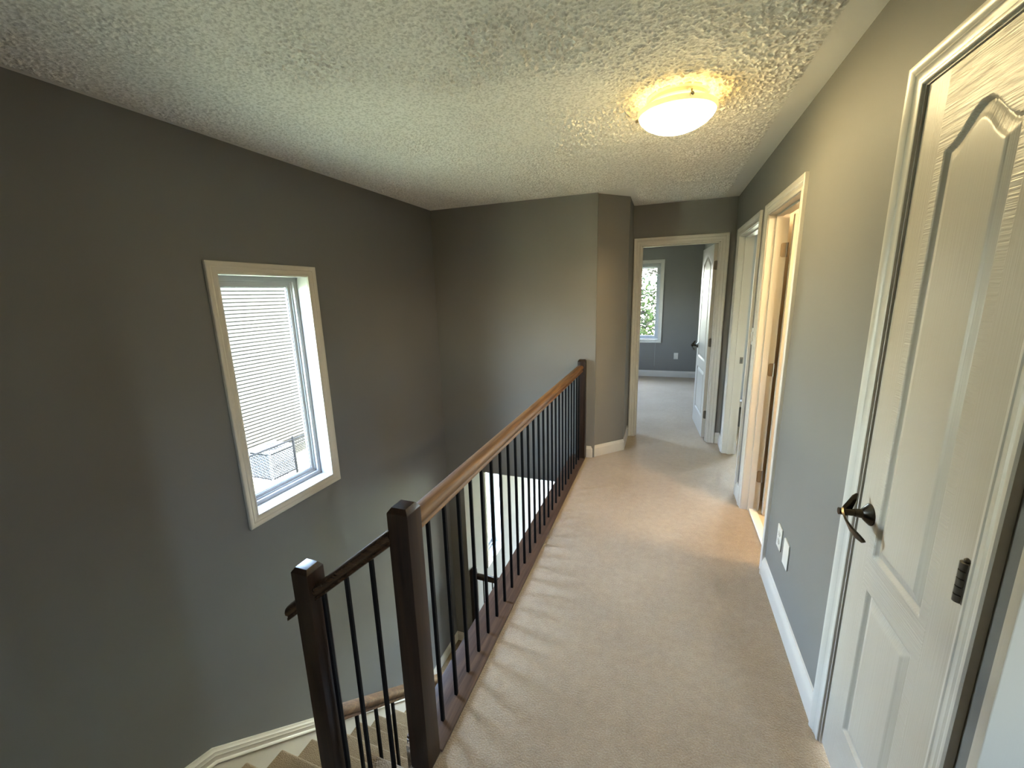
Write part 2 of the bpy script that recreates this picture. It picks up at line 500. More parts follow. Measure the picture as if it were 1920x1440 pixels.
# ------------------------------------------------------------------ windows
def window(idx, plane, rect, mp, label, depth=.10, cas=.066, frame=.05):
    """rect = opening u0,u1,v0,v1 ; mp(u,v,t): t>0 into the room, t<0 into the wall"""
    u0, u1, v0, v1 = rect
    o = mp((u0 + u1) / 2, v0, 0)
    root = thing('window_%d' % idx, o, label, 'window', kind='structure')
    bm = bmesh.new(); sweep_rect(bm, u0 + .006, u1 - .006, v0 + .006, v1 - .006, casing_pts(cas / .066), mp, False)
    finish('casing', bm, 'white_trim', root, True)
    def ring(bm, a, w, t0, t1):     # rectangular ring inset a from the opening, width w, between depths t0 (deep) and t1
        for (p, q, r, s) in ((u0 + a, u1 - a, v0 + a, v0 + a + w), (u0 + a, u1 - a, v1 - a - w, v1 - a), (u0 + a, u0 + a + w, v0 + a + w, v1 - a - w), (u1 - a - w, u1 - a, v0 + a + w, v1 - a - w)):
            A = mp(p, r, t0); B = mp(q, s, t1)
            box(bm, min(A[0], B[0]), max(A[0], B[0]), min(A[1], B[1]), max(A[1], B[1]), min(A[2], B[2]), max(A[2], B[2]))
    bm = bmesh.new(); ring(bm, .0, .008, -depth, .002); finish('jamb_liner', bm, 'liner_white', root)
    bm = bmesh.new(); ring(bm, .004, frame * .62, -depth - .05, -depth + .004)
    ring(bm, .004 + frame * .62, frame * .2, -depth - .05, -depth - .012)
    finish('frame', bm, 'vinyl_white', root)
    bm = bmesh.new(); ring(bm, .004 + frame * .82, frame * .42, -depth - .045, -depth - .022)
    finish('sash', bm, 'vinyl_white', root)
    bm = bmesh.new(); ring(bm, .004 + frame * 1.24, .005, -depth - .040, -depth - .027)
    finish('gasket', bm, 'gasket_grey', root)
    bm = bmesh.new(); a = .004 + frame * 1.24 + .002
    A = mp(u0 + a, v0 + a, -depth - .036); B = mp(u1 - a, v1 - a, -depth - .031)
    box(bm, min(A[0], B[0]), max(A[0], B[0]), min(A[1], B[1]), max(A[1], B[1]), min(A[2], B[2]), max(A[2], B[2]))
    finish('glass_pane', bm, 'window_glass', root)
    return root
window(1, 'x', W1, lambda u, v, t: (XL + t, u, v), 'tall narrow white framed window in the shade-darkened grey stair wall')
w2 = window(2, 'y', W2, lambda u, v, t: (u, YB - t, v), 'white framed bedroom window seen through the open door', depth=.07)
window(3, 'y', W3, lambda u, v, t: (u, -1.3 + t, v), 'white window in the wall behind the viewpoint')
window(4, 'y', W4, lambda u, v, t: (u, 5.3 - t, v), 'white window of the room behind the farthest right doorway')
window(5, 'x', W5, lambda u, v, t: (X2 + t, u, v), 'white framed lower hall window seen between the balusters')
window(7, 'x', W7, lambda u, v, t: (-2.30 + t, u, v), 'added unseen window lighting the bedroom from its left wall', depth=.05)
window(6, 'y', W6, lambda u, v, t: (u, 9.2 - t, v), 'wide white window at the end of the lower floor')

# ------------------------------------------------------------------ doors
def panel_height(y, z, W, panels):
    """depth of the moulded door skin at y (from hinge side centre line) and z; returns (offset, grain)"""
    best = None
    for (hw, yc, z0, z1, arch) in panels:
        u = (y - yc) / hw
        if abs(u) > 1.15: continue
        zt = z1; cosl = 1
        if arch:
            uu = min(1, abs(u)); zt = z1 + arch * .5 * (1 + math.cos(math.pi * min(1, uu * 1.04)))
            sl = arch * .5 * math.pi / hw * math.sin(math.pi * min(1, uu * 1.04)); cosl = 1 / math.sqrt(1 + sl * sl)
        d = min(hw - abs(y - yc), z - z0, (zt - z) * cosl)
        if best is None or d > best: best = d
    d = -1 if best is None else best
    if d <= 0: h = 0
    elif d < .006: h = -.0105 * (d / .006)
    elif d < .009: h = -.0105
    elif d < .012: h = -.0105 + .0022 * (d - .009) / .003
    elif d < .034: h = -.0083 + .0062 * (d - .012) / .022
    elif d < .037: h = -.0021 + .0021 * (d - .034) / .003
    else: h = 0
    return h, d
def door_slab(name, W, H, T, panels, parent, step=.0036):
    """slab standing in local coords: y 0..W, z 0..H, front face at x=0 looking to -x"""
    bm = bmesh.new(); lay = bm.verts.layers.float.new('grain')
    ny = int(W / step); nz = int(H / (step * 1.25))
    edge = sorted({p[1] - p[0] for p in panels})
    grid = []
    for j in range(nz + 1):
        row = []
        for i in range(ny + 1):
            y = W * i / ny; z = H * j / nz
            h, d = panel_height(y, z, W, panels)
            v = bm.verts.new((-h, y, z))
            hw, yc = panels[0][0], panels[0][1]
            v[lay] = 1.0 if (d <= 0 and abs(y - yc) < hw + .03) else 0.0
            row.append(v)
        grid.append(row)
    for a, b in zip(grid, grid[1:]):
        for i in range(ny): bm.faces.new((a[i], b[i], b[i + 1], a[i + 1]))
    # sides and back
    bk = [bm.verts.new((T, y, z)) for y, z in ((0, 0), (W, 0), (W, H), (0, H))]
    bm.faces.new((bk[0], bk[1], bk[2], bk[3]))
    bm.faces.new(grid[0] + [bk[1], bk[0]]); bm.faces.new(grid[-1][::-1] + [bk[3], bk[2]])
    bm.faces.new([r[0] for r in grid][::-1] + [bk[0], bk[3]]); bm.faces.new([r[-1] for r in grid] + [bk[2], bk[1]])
    bmesh.ops.recalc_face_normals(bm, faces=bm.faces[:])
    me = bpy.data.meshes.new(name); bm.to_mesh(me); bm.free()
    me.materials.append(M('door_white'))
    for p in me.polygons: p.use_smooth = len(p.vertices) == 4 and p.area < .0002
    me.set_sharp_from_angle(angle=R(50))
    o = bpy.data.objects.new(name, me); COL.objects.link(o); o.parent = parent
    return o
def jamb_x(root, y0, y1, z1, x0, x1, stop=None):
    """lining of an opening in a wall thin in x (clear opening y0..y1)"""
    bm = bmesh.new(); th = .016
    box(bm, x0, x1, y0 - th, y0, 0, z1 + th); box(bm, x0, x1, y1, y1 + th, 0, z1 + th); box(bm, x0, x1, y0, y1, z1, z1 + th)
    if stop:
        a, b = stop
        box(bm, a, b, y0, y0 + .011, 0, z1); box(bm, a, b, y1 - .011, y1, 0, z1); box(bm, a, b, y0 + .011, y1 - .011, z1 - .011, z1)
    return finish('jamb', bm, 'white_trim', root)
mpR = lambda u, v, t: (XR - t, u, v)
def lever_handle(root, name, p, out, along, mat='oil_bronze'):
    """rose + lever; p on the door face, out = unit vector away from the face, along = unit vector of the lever"""
    p = Vector(p); out = Vector(out); al = Vector(along); up = Vector((0, 0, 1))
    h = bpy.data.objects.new(name, None); COL.objects.link(h); h.parent = root; h.location = p - root.location; h.empty_display_size = .03
    h['label'] = 'dark bronze lever handle'
    bm = bmesh.new()
    n = 32; rings = []
    for r, d in ((.0325, 0), (.0325, .003), (.030, .006), (.020, .016), (.0135, .021), (.0125, .034), (.0115, .040)):
        rings.append([p + out * d + (al * math.cos(2 * math.pi * k / n) + up * math.sin(2 * math.pi * k / n)) * r for k in range(n)])
    loft(bm, rings)
    for v in bm.verts: v.co -= p
    o = finish('rose', bm, mat, None, True); o.parent = h
    bm = bmesh.new()
    rings = [[p + out * d + (al * math.cos(2 * math.pi * k / 20) + up * math.sin(2 * math.pi * k / 20)) * .0105 for k in range(20)] for d in (.038, .078)]
    loft(bm, rings)
    for v in bm.verts: v.co -= p
    o = finish('spindle', bm, mat, None, True); o.parent = h
    # wavy blade: a short tail rising behind the spindle, the long leaf dropping and curling in towards the door
    bm = bmesh.new(); rings = []
    path = [(-.026, .050, .030, .003), (-.020, .040, .036, .011), (-.010, .020, .048, .016), (.0, .0, .062, .019), (.018, -.008, .067, .021), (.042, -.020, .066, .022), (.066, -.031, .058, .020), (.086, -.037, .048, .014), (.094, -.039, .043, .004)]
    for s, z, d, w in path:
        c = p + al * s + up * z + out * d; wd = (up * .75 + out * .35) * w; nn = (out * .75 - up * .35) * .0035
        rings.append([c + wd + nn, c + wd - nn, c - wd - nn, c - wd + nn])
    loft(bm, rings)
    bmesh.ops.subdivide_edges(bm, edges=bm.edges[:], cuts=1, smooth=.6)
    for v in bm.verts: v.co -= p
    o = finish('lever', bm, mat, None, True, angle=60); o.parent = h
    return h
def hinge_barrel(root, x, y, z, mat, leaf):
    """knuckle hinge, upright barrel at x,y centred on z; leaf = box (x0,x1,y0,y1)"""
    bm = bmesh.new()
    for k in range(5):
        a = z - .045 + k * .018
        lathe(bm, [(.004, a), (.0098, a + .0010), (.0098, a + .0164), (.004, a + .0176)], (x, y, 0), 14, 'z', True, True)
    lathe(bm, [(.001, z + .045), (.005, z + .046), (.005, z + .050), (.002, z + .053)], (x, y, 0), 12, 'z', True, True)
    box(bm, leaf[0], leaf[1], leaf[2], leaf[3], z - .044, z + .044)
    return finish('hinge', bm, mat, root, True)
def hinge_leaf(root, axis, a0, a1, face, z, mat, h=.089):
    """flat leaf with rounded corners and three screws, on a face looking to -y"""
    bm = bmesh.new()
    pts = []; r = .012; z0, z1 = z - h / 2, z + h / 2
    for cx, cz, s in ((a0 + r, z0 + r, 180), (a1, z0, None), (a1, z1, None), (a0 + r, z1 - r, 90)):
        if s is None: pts.append((cx, cz))
        else:
            for k in range(5):
                a = R(s + (90 * k / 4 if s == 180 else 90 * k / 4)); pts.append((cx + r * math.cos(a), cz + r * math.sin(a)))
    a = [bm.verts.new((x, face, zz)) for x, zz in pts]; b = [bm.verts.new((x, face - .0022, zz)) for x, zz in pts]
    bm.faces.new(a); bm.faces.new(b[::-1])
    for i in range(len(pts)): bm.faces.new((a[i], a[(i + 1) % len(pts)], b[(i + 1) % len(pts)], b[i]))
    for k, dz in enumerate((-.028, 0, .028)):
        t = bmesh.new(); lathe(t, [(.0035, 0), (.003, .0008)], (0, 0, 0), 10, 'z', True, True)
        for v in t.verts: v.co = Vector(((a0 + a1) / 2 + (.006 if k == 1 else -.003) + v.co.x, face - .0022 - v.co.z, z + dz + v.co.y))
        merge(bm, t)
    tube(bm, [(a1 + .003, face - .004, z0), (a1 + .003, face - .004, z1)], .0062, 12)
    return finish('hinge', bm, mat, root)

# door 1: closed narrow closet door, near right
d1 = thing('door_1', (XR, 1.2275, 0), 'closed narrow white two panel closet door with arched top panel and dark lever', 'door', kind='structure')
jamb_x(d1, .982, 1.473, 2.087, XR - .001, XB, (.640, .66))
bm = bmesh.new(); sweep_rect(bm, .977, 1.478, 0, 2.092, casing_pts(.92), mpR); finish('casing', bm, 'white_trim', d1, True)
PA = [(.1195, .2485, .205, .0, 0), (.1195, .2485, .205, .71, 0)]
s = door_slab('door_slab', .485, 2.075, .035, [(.1190, .2485, .820, 1.893, .066), (.1190, .2485, .198, .708, 0)], d1, .0033)
s.location = Vector((.596, .985, .010)) - d1.location
lever_handle(d1, 'door_handle', (.596, 1.405, .935), (-1, 0, 0), (0, -1, 0))
for z in (.25, 1.012, 1.84):
    hinge_barrel(d1, .584, .9885, z, 'hinge_dark', (.582, .598, .974, .984))

# door 2: bathroom door, opened into the warm lit bathroom
d2 = thing('door_2', (XR, 2.85, 0), 'white bathroom doorway lit warm yellow with the door opened inward and three hinges', 'door', kind='structure')
jamb_x(d2, 2.498, 3.207, 2.047, XR - .001, XB, (.632, .668))
bm = bmesh.new(); sweep_rect(bm, 2.493, 3.212, 0, 2.052, casing_pts(1), mpR); finish('casing', bm, 'white_trim', d2, True)
s = door_slab('door_slab', .70, 2.025, .035, [(.22, .35, .82, 1.86, .06), (.22, .35, .2, .7, 0)], d2, .012)
s.location = Vector((.716, 3.165, .012)) - d2.location
s.rotation_euler = (0, 0, R(-90))
for z in (.27, 1.05, 1.83):
    h = hinge_leaf(d2, 'x', .672, XB - .001, 3.206, z, 'hinge_grey')
# door 3: farthest right doorway (its door is swung out of sight)
d3 = thing('door_3', (XR, 3.925, 0), 'farthest white doorway on the right wall with bare jamb and strike plate', 'door', kind='structure')
jamb_x(d3, 3.503, 4.347, 2.047, XR - .001, XB, (.632, .668))
bm = bmesh.new(); sweep_rect(bm, 3.498, 4.352, 0, 2.052, casing_pts(1), mpR); finish('casing', bm, 'white_trim', d3, True)
bm = bmesh.new(); box(bm, .673, .699, 4.3445, 4.3468, .905, .965)
o = finish('strike_plate', bm, 'hinge_dark', d3)
bm = bmesh.new(); box(bm, .680, .693, 4.3435, 4.3446, .92, .95); finish('latch_hole', bm, 'slot_dark', d3)

# door 4: bedroom door, swung open into the bedroom
d4 = thing('door_4', (.1, YD, 0), 'white bedroom door standing open at the end of the hall', 'door', kind='structure')
bm = bmesh.new(); th = .016; a, b, zt = -.264, .467, 2.047
box(bm, a - th, a, YD - .001, YE + .001, 0, zt + th); box(bm, b, b + th, YD - .001, YE + .001, 0, zt + th); box(bm, a, b, YD - .001, YE + .001, zt, zt + th)
for q in ((a, a + .011), (b - .011, b)): box(bm, q[0], q[1], YD + .03, YD + .075, 0, zt)
box(bm, a, b, YD + .03, YD + .075, zt - .011, zt)
finish('jamb', bm, 'white_trim', d4)
bm = bmesh.new(); sweep_rect(bm, a - .005, b + .005, 0, zt + .005, casing_pts(1.05), lambda u, v, t: (u, YD - t, v)); finish('casing', bm, 'white_trim', d4, True)
sl = bpy.data.objects.new('door_slab', None)
s = door_slab('door_slab', .712, 2.025, .035, [(.235, .356, .82, 1.86, .07), (.235, .356, .2, .70, 0)], d4, .008)
s.location = Vector((.425, YE + .004, .012)) - d4.location; s.rotation_euler = (0, 0, R(4.0))
lever_handle(d4, 'door_handle', (.425 - math.sin(R(4)) * .645, YE + .004 + .645, .945), (-1, 0, 0), (0, -1, 0))
for z in (.27, 1.05, 1.83):
    hinge_leaf(d4, 'x', .432, .462, YE + .0035, z, 'hinge_dark')

# door 5: the open door cut by the right edge of the view
d5 = thing('door_5', (.62, .85, 0), 'white door standing open at the lower right edge in front of the closet door', 'door', kind='structure')
bm = bmesh.new(); bbox_bevel(bm, .575, 1.34, .842, .865, .012, 2.04, .003, 3)
finish('door_slab', bm, 'door_white', d5, True)

# ------------------------------------------------------------------ bathroom threshold, wall plates
bm = bmesh.new(); bbox_bevel(bm, .640, .690, 2.499, 3.206, .0, .016, .004, 2)
tag(finish('threshold_strip', bm, 'marble_sill', smooth=True), 'pale threshold strip across the bathroom doorway between carpet and vinyl', 'threshold')

def plate(root, cx, cz, w, h):
    """wall plate on the right wall centred at y=cx, z=cz"""
    bm = bmesh.new(); bbox_bevel(bm, XR - .0065, XR, cx - w / 2, cx + w / 2, cz - h / 2, cz + h / 2, .0028, 3)
    return finish('cover_plate', bm, 'plastic_white', root, True)
o1 = thing('wall_outlet', (XR, 2.20, .375), 'white duplex power outlet on the right wall, nearer the bathroom door', 'outlet')
plate(o1, 2.20, .375, .074, .118)
for dz in (-.021, .021):
    bm = bmesh.new(); t = bmesh.new(); lathe(t, [(.0165, 0), (.0165, .003), (.0155, .0035)], (0, 0, 0), 24, 'z', True, True)
    for v in t.verts: v.co = Vector((XR - .0065 - v.co.z, 2.20 + v.co.x, .375 + dz + max(-.0125, min(.0125, v.co.y))))
    merge(bm, t); rc = finish('receptacle', bm, 'plastic_white', o1, True)
    bm = bmesh.new()
    for dy in (-.0063, .0063): box(bm, XR - .0104, XR - .0099, 2.20 + dy - .001, 2.20 + dy + .001, .375 + dz - .001, .375 + dz + .0065)
    box(bm, XR - .0104, XR - .0099, 2.198, 2.202, .375 + dz - .0085, .375 + dz - .0045)
    f = finish('slots', bm, 'slot_dark', o1)
o2 = thing('blank_wall_plate', (XR, 2.075, .362), 'larger blank white cover plate beside the duplex outlet on the right wall', 'wall plate')
plate(o2, 2.075, .362, .080, .130)
o3 = thing('light_switch', (XR, 3.355, 1.26), 'white light switch on the narrow wall between the two far right doorways', 'light switch')
plate(o3, 3.355, 1.26, .074, .118)
bm = bmesh.new(); bbox_bevel(bm, XR - .013, XR - .005, 3.355 - .017, 3.355 + .017, 1.26 - .034, 1.26 + .034, .002, 2); finish('rocker', bm, 'plastic_white', o3, True)
o4 = thing('wall_outlet', (.213, YB, .398), 'small white power outlet on the bedroom wall right of the window', 'outlet')
bm = bmesh.new(); bbox_bevel(bm, .213 - .037, .213 + .037, YB - .0065, YB, .398 - .058, .398 + .058, .0028, 2); finish('cover_plate', bm, 'plastic_white', o4, True)
for dz in (-.021, .021):
    bm = bmesh.new(); bbox_bevel(bm, .213 - .016, .213 + .016, YB - .0095, YB - .006, .398 + dz - .012, .398 + dz + .012, .003, 2); finish('receptacle', bm, 'plastic_white', o4, True)

# bedroom blind, drawn up
bl = thing('window_blind', (-.49, YB + .02, 2.07), 'white window blind drawn up at the top of the bedroom window', 'blind')
bm = bmesh.new(); bbox_bevel(bm, W2[0] + .012, W2[1] - .012, YB + .006, YB + .05, 2.015, 2.068, .004, 2); finish('headrail', bm, 'blind_white', bl, True)
bm = bmesh.new()
for k in range(9):
    z = 1.885 + k * .0135; bbox_bevel(bm, W2[0] + .016, W2[1] - .016, YB + .010, YB + .046, z, z + .012, .004, 2)
finish('slat_stack', bm, 'blind_white', bl, True)
bm = bmesh.new(); tube(bm, [(-.165, YB - .004, 2.03), (-.163, YB - .022, 1.2), (-.160, YB - .022, .70), (-.159, YB - .006, .2)], .0016, 6)
finish('cord', bm, 'blind_white', bl)

# ------------------------------------------------------------------ ceiling light
CLX, CLY = .003, 2.205
cl = thing('ceiling_light', (CLX, CLY, ZC), 'lit round flush mount ceiling light with frosted glass bowl and metal clips', 'ceiling light')
bm = bmesh.new(); lathe(bm, [(.02, 0), (.132, 0), (.132, -.006), (.126, -.010), (.122, -.012), (.122, -.026), (.117, -.030), (.02, -.030)], (CLX, CLY, ZC), 56, 'z', True, True)
finish('ceiling_pan', bm, 'plastic_white', cl, True)
bm = bmesh.new()
prof = [(.163, .006), (.168, .004), (.169, 0), (.166, -.010), (.155, -.028), (.135, -.047), (.105, -.064), (.07, -.077), (.035, -.0835), (.004, -.085)]
lathe(bm, prof, (0, 0, 0), 64, 'z', False, True)
nf = len(bm.faces)
lathe(bm, [(.163, .006), (.160, .001), (.150, -.024), (.13, -.043), (.1, -.060), (.05, -.075), (.004, -.079)], (0, 0, 0), 64, 'z', False, True)
bm.faces.ensure_lookup_table()
for q in bm.faces[nf:]: q.material_index = 1
g = finish('glass_bowl', bm, ['lit_glass', 'lit_glass_inside'], None, True, angle=60); g.parent = cl; g.location = (0, 0, -.060)
for k in range(3):
    a = R(-72 + 120 * k); c = Vector((CLX + .166 * math.cos(a), CLY + .166 * math.sin(a), ZC - .058))
    d = Vector((math.cos(a), math.sin(a), 0))
    bm = bmesh.new()
    tube(bm, [c - d * .047 + Vector((0, 0, .034)), c - d * .01 + Vector((0, 0, .026)), c + d * .006 + Vector((0, 0, .012)), c + d * .007 - Vector((0, 0, .004))], .0035, 8)
    tube(bm, [c - d * .004 - Vector((0, 0, .002)), c + d * .010 - Vector((0, 0, .004)), c + d * .017 - Vector((0, 0, .006)), c + d * .019 - Vector((0, 0, .006))], [.006, .008, .007, .003], 14)
    finish('clip', bm, 'brushed_nickel', cl, True)

# ------------------------------------------------------------------ railings
def post_bm(x0, x1, y0, y1, z0, z1, ch=.016):
    bm = bmesh.new(); e = .002
    def sq(ax0, ax1, ay0, ay1, z): return [(ax0, ay0, z), (ax1, ay0, z), (ax1, ay1, z), (ax0, ay1, z)]
    loft(bm, [sq(x0, x1, y0, y1, z0), sq(x0, x1, y0, y1, z1 - ch), sq(x0 + ch * .7, x1 - ch * .7, y0 + ch * .7, y1 - ch * .7, z1)])
    bmesh.ops.recalc_face_normals(bm, faces=bm.faces[:])
    bmesh.ops.bevel(bm, geom=bm.edges[:], offset=e, segments=2, profile=.6, affect='EDGES')
    return bm
# handrail section (across, height) : rounded top, side groove, lower lip
RAIL = [(-.020, 0), (.020, 0), (.026, .003), (.026, .013), (.0225, .017), (.0245, .022), (.0315, .030), (.0325, .042), (.029, .052), (.020, .058), (0, .060), (-.020, .058), (-.029, .052), (-.0325, .042), (-.0315, .030), (-.0245, .022), (-.0225, .017), (-.026, .013), (-.026, .003)]
def rail_bm(a, b, across):
    """a,b = centre of rail underside at each end; the ends stay upright"""
    bm = bmesh.new(); ac = Vector(across)
    loft(bm, [[Vector(p) + ac * u + Vector((0, 0, v)) for u, v in RAIL] for p in (a, b)])
    return bm
XBAL = -.728
lr = thing('landing_railing', (XBAL, 2.4, 0), 'dark oak railing with black balusters along the edge of the upper hall', 'railing')
PW = .0365
def post(root, cx, cy, z0, z1, mat='stained_oak_post'):
    return finish('newel_post', post_bm(cx - PW, cx + PW, cy - PW, cy + PW, z0, z1), mat, root, True, angle=25)
N1 = (-.7215, .9645); N2 = (-.7165, 3.836); N0 = (-1.1315, .9455)
post(lr, *N1, -.29, .985)
post(lr, *N2, 0, .985)
RT = .872
finish('handrail', rail_bm((XBAL, N1[1] + PW - .004, RT), (XBAL, N2[1] - PW + .004, RT), (1, 0, 0)), 'stained_oak_rail', lr, True, angle=50)
bm = bmesh.new(); bbox_bevel(bm, XO - .012, -.676, N1[1] + PW, YF, 0.0, .014, .005, 2)
finish('shoe_plank', bm, 'stained_oak_shoe', lr, True)
def baluster(root, x, y, z0, z1, s=.0066):
    bm = bmesh.new(); bbox_bevel(bm, x - s, x + s, y - s, y + s, z0, z1, .0015, 1)
    return finish('baluster', bm, 'black_iron', root)
bal0 = None
for k in range(25):
    y = 1.098 + k * .1105
    if y > N2[1] - PW - .03: break
    if bal0 is None: bal0 = baluster(lr, XBAL, y, .012, RT + .004)
    else:
        c = bal0.copy(); COL.objects.link(c); c.parent = lr; c.location = Vector((0, y - 1.098, 0))

# stair railing: short rail down to the turning post, then the long rail of the lower flight
sr = thing('stair_railing', (N0[0], N0[1], -.95), 'dark oak stair railing with the lower post left of the tall hall post', 'railing')
post(sr, *N0, -.95, .703)
sl = -.828
def ztop(x): return .929 + sl * (-.751 - x)      # top of the short rail along x
xa, xb = N1[0] - PW + .004, -1.244
finish('handrail', rail_bm((xa, N1[1] - .012, ztop(xa) - .068), (xb, N1[1] - .012, ztop(xb) - .068), (0, 1, 0)), 'stained_oak_rail_across', sr, True, angle=50)
for x in (-.856, -.968, -1.079):
    baluster(sr, x, N1[1] - .012, -.190, ztop(x) - .062)
def zlow(y): return .013 - .8207 * (y - 1.033)   # top of the lower rail along y at x=-1.13
xl = -1.1415
finish('handrail', rail_bm((xl, N0[1] + PW - .004, zlow(N0[1] + PW) - .068), (xl, 2.95, zlow(2.95) - .068), (1, 0, 0)), 'stained_oak_rail', sr, True, angle=50)
finish('newel_post', post_bm(xl - PW, xl + PW, 2.93, 2.93 + 2 * PW, ZL, zlow(2.95) + .06), 'stained_oak_post', sr, True, angle=25)
RISE, RUN = .187, .222
def tread_z(k): return -RISE * k
def nose_y(k): return 1.279 + RUN * (k - 6)
y = 1.085
while y < 2.88:
    k = 5
    while k < 14 and y > nose_y(k) - .01: k += 1
    baluster(sr, xl, y, tread_z(k) - .004, zlow(y) - .062)
    y += .111
# guard railing down in the lower hall
gr = thing('lower_hall_railing', (-2.02, 3.93, ZL), 'small dark railing in the lower hall glimpsed between the balusters', 'railing')
gx = -2.022
finish('newel_post', post_bm(gx - .034, gx + .034, 3.905, 3.973, ZL, -1.60), 'stained_oak_post', gr, True, angle=25)
finish('handrail', rail_bm((gx + .03, 3.939, -1.725), (-1.0, 3.939, -1.725), (0, 1, 0)), 'stained_oak_rail_across', gr, True, angle=50)
for k in range(8): baluster(gr, gx + .125 + k * .115, 3.939, ZL, -1.72, .006)

# ------------------------------------------------------------------ stairs
stt = thing('staircase', (-1.7, 1.9, ZL), 'beige carpeted staircase turning down along the left wall behind the railing', 'staircase')
def straight_step(k):
    """tread k of the lower flight with a rounded carpet nose"""
    yn, z = nose_y(k), tread_z(k); y0 = yn - RUN - .005
    pr = [(y0, z - RISE - .03), (y0, z)]
    r = .020
    for a in range(90, -91, -20): pr.append((yn - r + r * math.cos(R(a)), z - r + r * math.sin(R(a))))
    pr += [(yn - .022, z - 2 * r), (yn - .022, z - RISE - .03)]
    bm = bmesh.new()
    loft(bm, [[(x, yy, zz) for yy, zz in pr] for x in (XL + .014, -1.08)])
    return bm
for k in range(6, 14): finish('step', straight_step(k), 'carpet', stt, True, angle=40)
# winders and first tread of the upper flight
def flat_step(pts, k, ex=0):
    bm = bmesh.new(); prism(bm, pts, tread_z(k) - RISE - .02, tread_z(k))
    bmesh.ops.recalc_face_normals(bm, faces=bm.faces[:])
    es = [e for e in bm.edges if all(abs(v.co.z - tread_z(k)) < 1e-5 for v in e.verts)]
    bmesh.ops.bevel(bm, geom=es, offset=.012, segments=4, profile=.5, affect='EDGES', clamp_overlap=True)
    return finish('step', bm, 'carpet', stt, True, angle=40)
flat_step([(-.765, .03), (-.765, 1.028), (-1.015, 1.028), (-1.015, .03)], 1)
flat_step([(-1.0, .03), (-1.0, .99), (-1.08, .99), (-1.75, .03)], 2)
flat_step([(-1.08, .99), (-1.75, .03), (-2.25, .03), (-2.25, .32)], 3)
flat_step([(-1.08, .99), (-2.25, .32), (-2.25, .70)], 4)
flat_step([(-1.08, .98), (-2.25, .68), (-2.25, nose_y(5)), (-1.08, nose_y(5))], 5)
# wall string: flat board with a moulding on top, following the flight, kinked at the winders
def skz(y): return -.829 - .843 * (y - 1.124)
kn = 1.124; y2 = 2.90
bm = bmesh.new()
top = [(.60, -.672), (kn, -.829), (y2, skz(y2))]
bot = [(y2, ZL), (kn, ZL), (.60, ZL)]
loft(bm, [[(x, yy, zz) for yy, zz in [(a, b - .07) for a, b in top] + bot] for x in (XL + .001, XL + .013)])
finish('string_board', bm, 'white_trim', stt)
bm = bmesh.new(); rings = []
MOULD = [(0, -.105), (.020, -.105), (.024, -.098), (.022, -.088), (.016, -.080), (.018, -.055), (.0205, -.048), (.017, -.040), (.0195, -.022), (.013, -.012), (.011, -.002), (0, 0)]
for yy, zz in top: rings.append([(XL + .001 + t, yy, zz + h) for t, h in MOULD])
loft(bm, rings); finish('string_moulding', bm, 'white_trim', stt, True)
# white edge trim round the floor opening
bm = bmesh.new(); box(bm, XO - .012, XO, N1[1] + PW, YF, -.32, -.002); box(bm, XO - .012, -.76, 1.001, 1.030, -.32, -.06)
tag(finish('trim_1', bm, 'white_trim'), 'white fascia under the dark plank at the floor opening', 'trim', kind='structure')

# ------------------------------------------------------------------ outdoors
GZ = -3.0
bm = bmesh.new(); box(bm, -40, 25, -25, 45, GZ - .3, GZ)
tag(finish('ground', bm, 'lawn'), 'sunlit dry lawn between the houses outside the window', 'ground', kind='structure')
nh = thing('neighbour_house', (-10.45, 11, GZ), 'neighbouring house wall of cream horizontal vinyl siding outside the window', 'house')
bm = bmesh.new(); z = GZ + .25; X0 = -10.45; EXP = .0965
pr = [(X0 - .3, GZ), (X0 - .01, GZ), (X0 - .01, z)]
while z < 2.3:
    pr += [(X0 + .012, z), (X0 + .014, z + .010), (X0 + .002, z + EXP - .026), (X0 - .060, z + EXP - .024), (X0 - .060, z + EXP)]
    z += EXP
pr += [(X0 - .3, z)]
loft(bm, [[(x, yy, zz) for x, zz in pr] for yy in (5.6, 18)])
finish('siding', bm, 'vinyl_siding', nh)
bm = bmesh.new(); loft(bm, [[(X0 + .3, yy, z - .06), (X0 + .3, yy, z + .10), (X0 - 4, yy, z + 1.5), (X0 - 8, yy, z + .1), (X0 - 8, yy, z - .06)] for yy in (5.3, 18.3)])
finish('roof', bm, 'roof_shingle', nh)
ac = thing('air_conditioner', (-9.62, 7.55, GZ), 'pale louvred air conditioner unit beside the neighbouring house', 'air conditioner')
ax0, ax1, ay0, ay1, az0, az1 = -10.02, -9.30, 7.16, 7.92, GZ + .06, GZ + .82
bm = bmesh.new(); bbox_bevel(bm, ax0 + .02, ax1 - .02, ay0 + .02, ay1 - .02, az0, az1 - .05, .01, 1); finish('coil', bm, 'ac_dark', ac)
bm = bmesh.new()
for k in range(15):
    zz = az0 + .05 + k * .042; bbox_bevel(bm, ax0, ax1, ay0, ay1, zz, zz + .026, .004, 1)
for x in (ax0, ax1 - .04):
    for yy in (ay0, ay1 - .04): box(bm, x - .003, x + .043, yy - .003, yy + .043, az0, az1)
finish('louvred_cabinet', bm, 'ac_metal', ac)
bm = bmesh.new(); bbox_bevel(bm, ax0 - .01, ax1 + .01, ay0 - .01, ay1 + .01, az1 - .05, az1, .012, 2); finish('top_cover', bm, 'ac_metal', ac, True)
bm = bmesh.new(); cx, cy = (ax0 + ax1) / 2, (ay0 + ay1) / 2
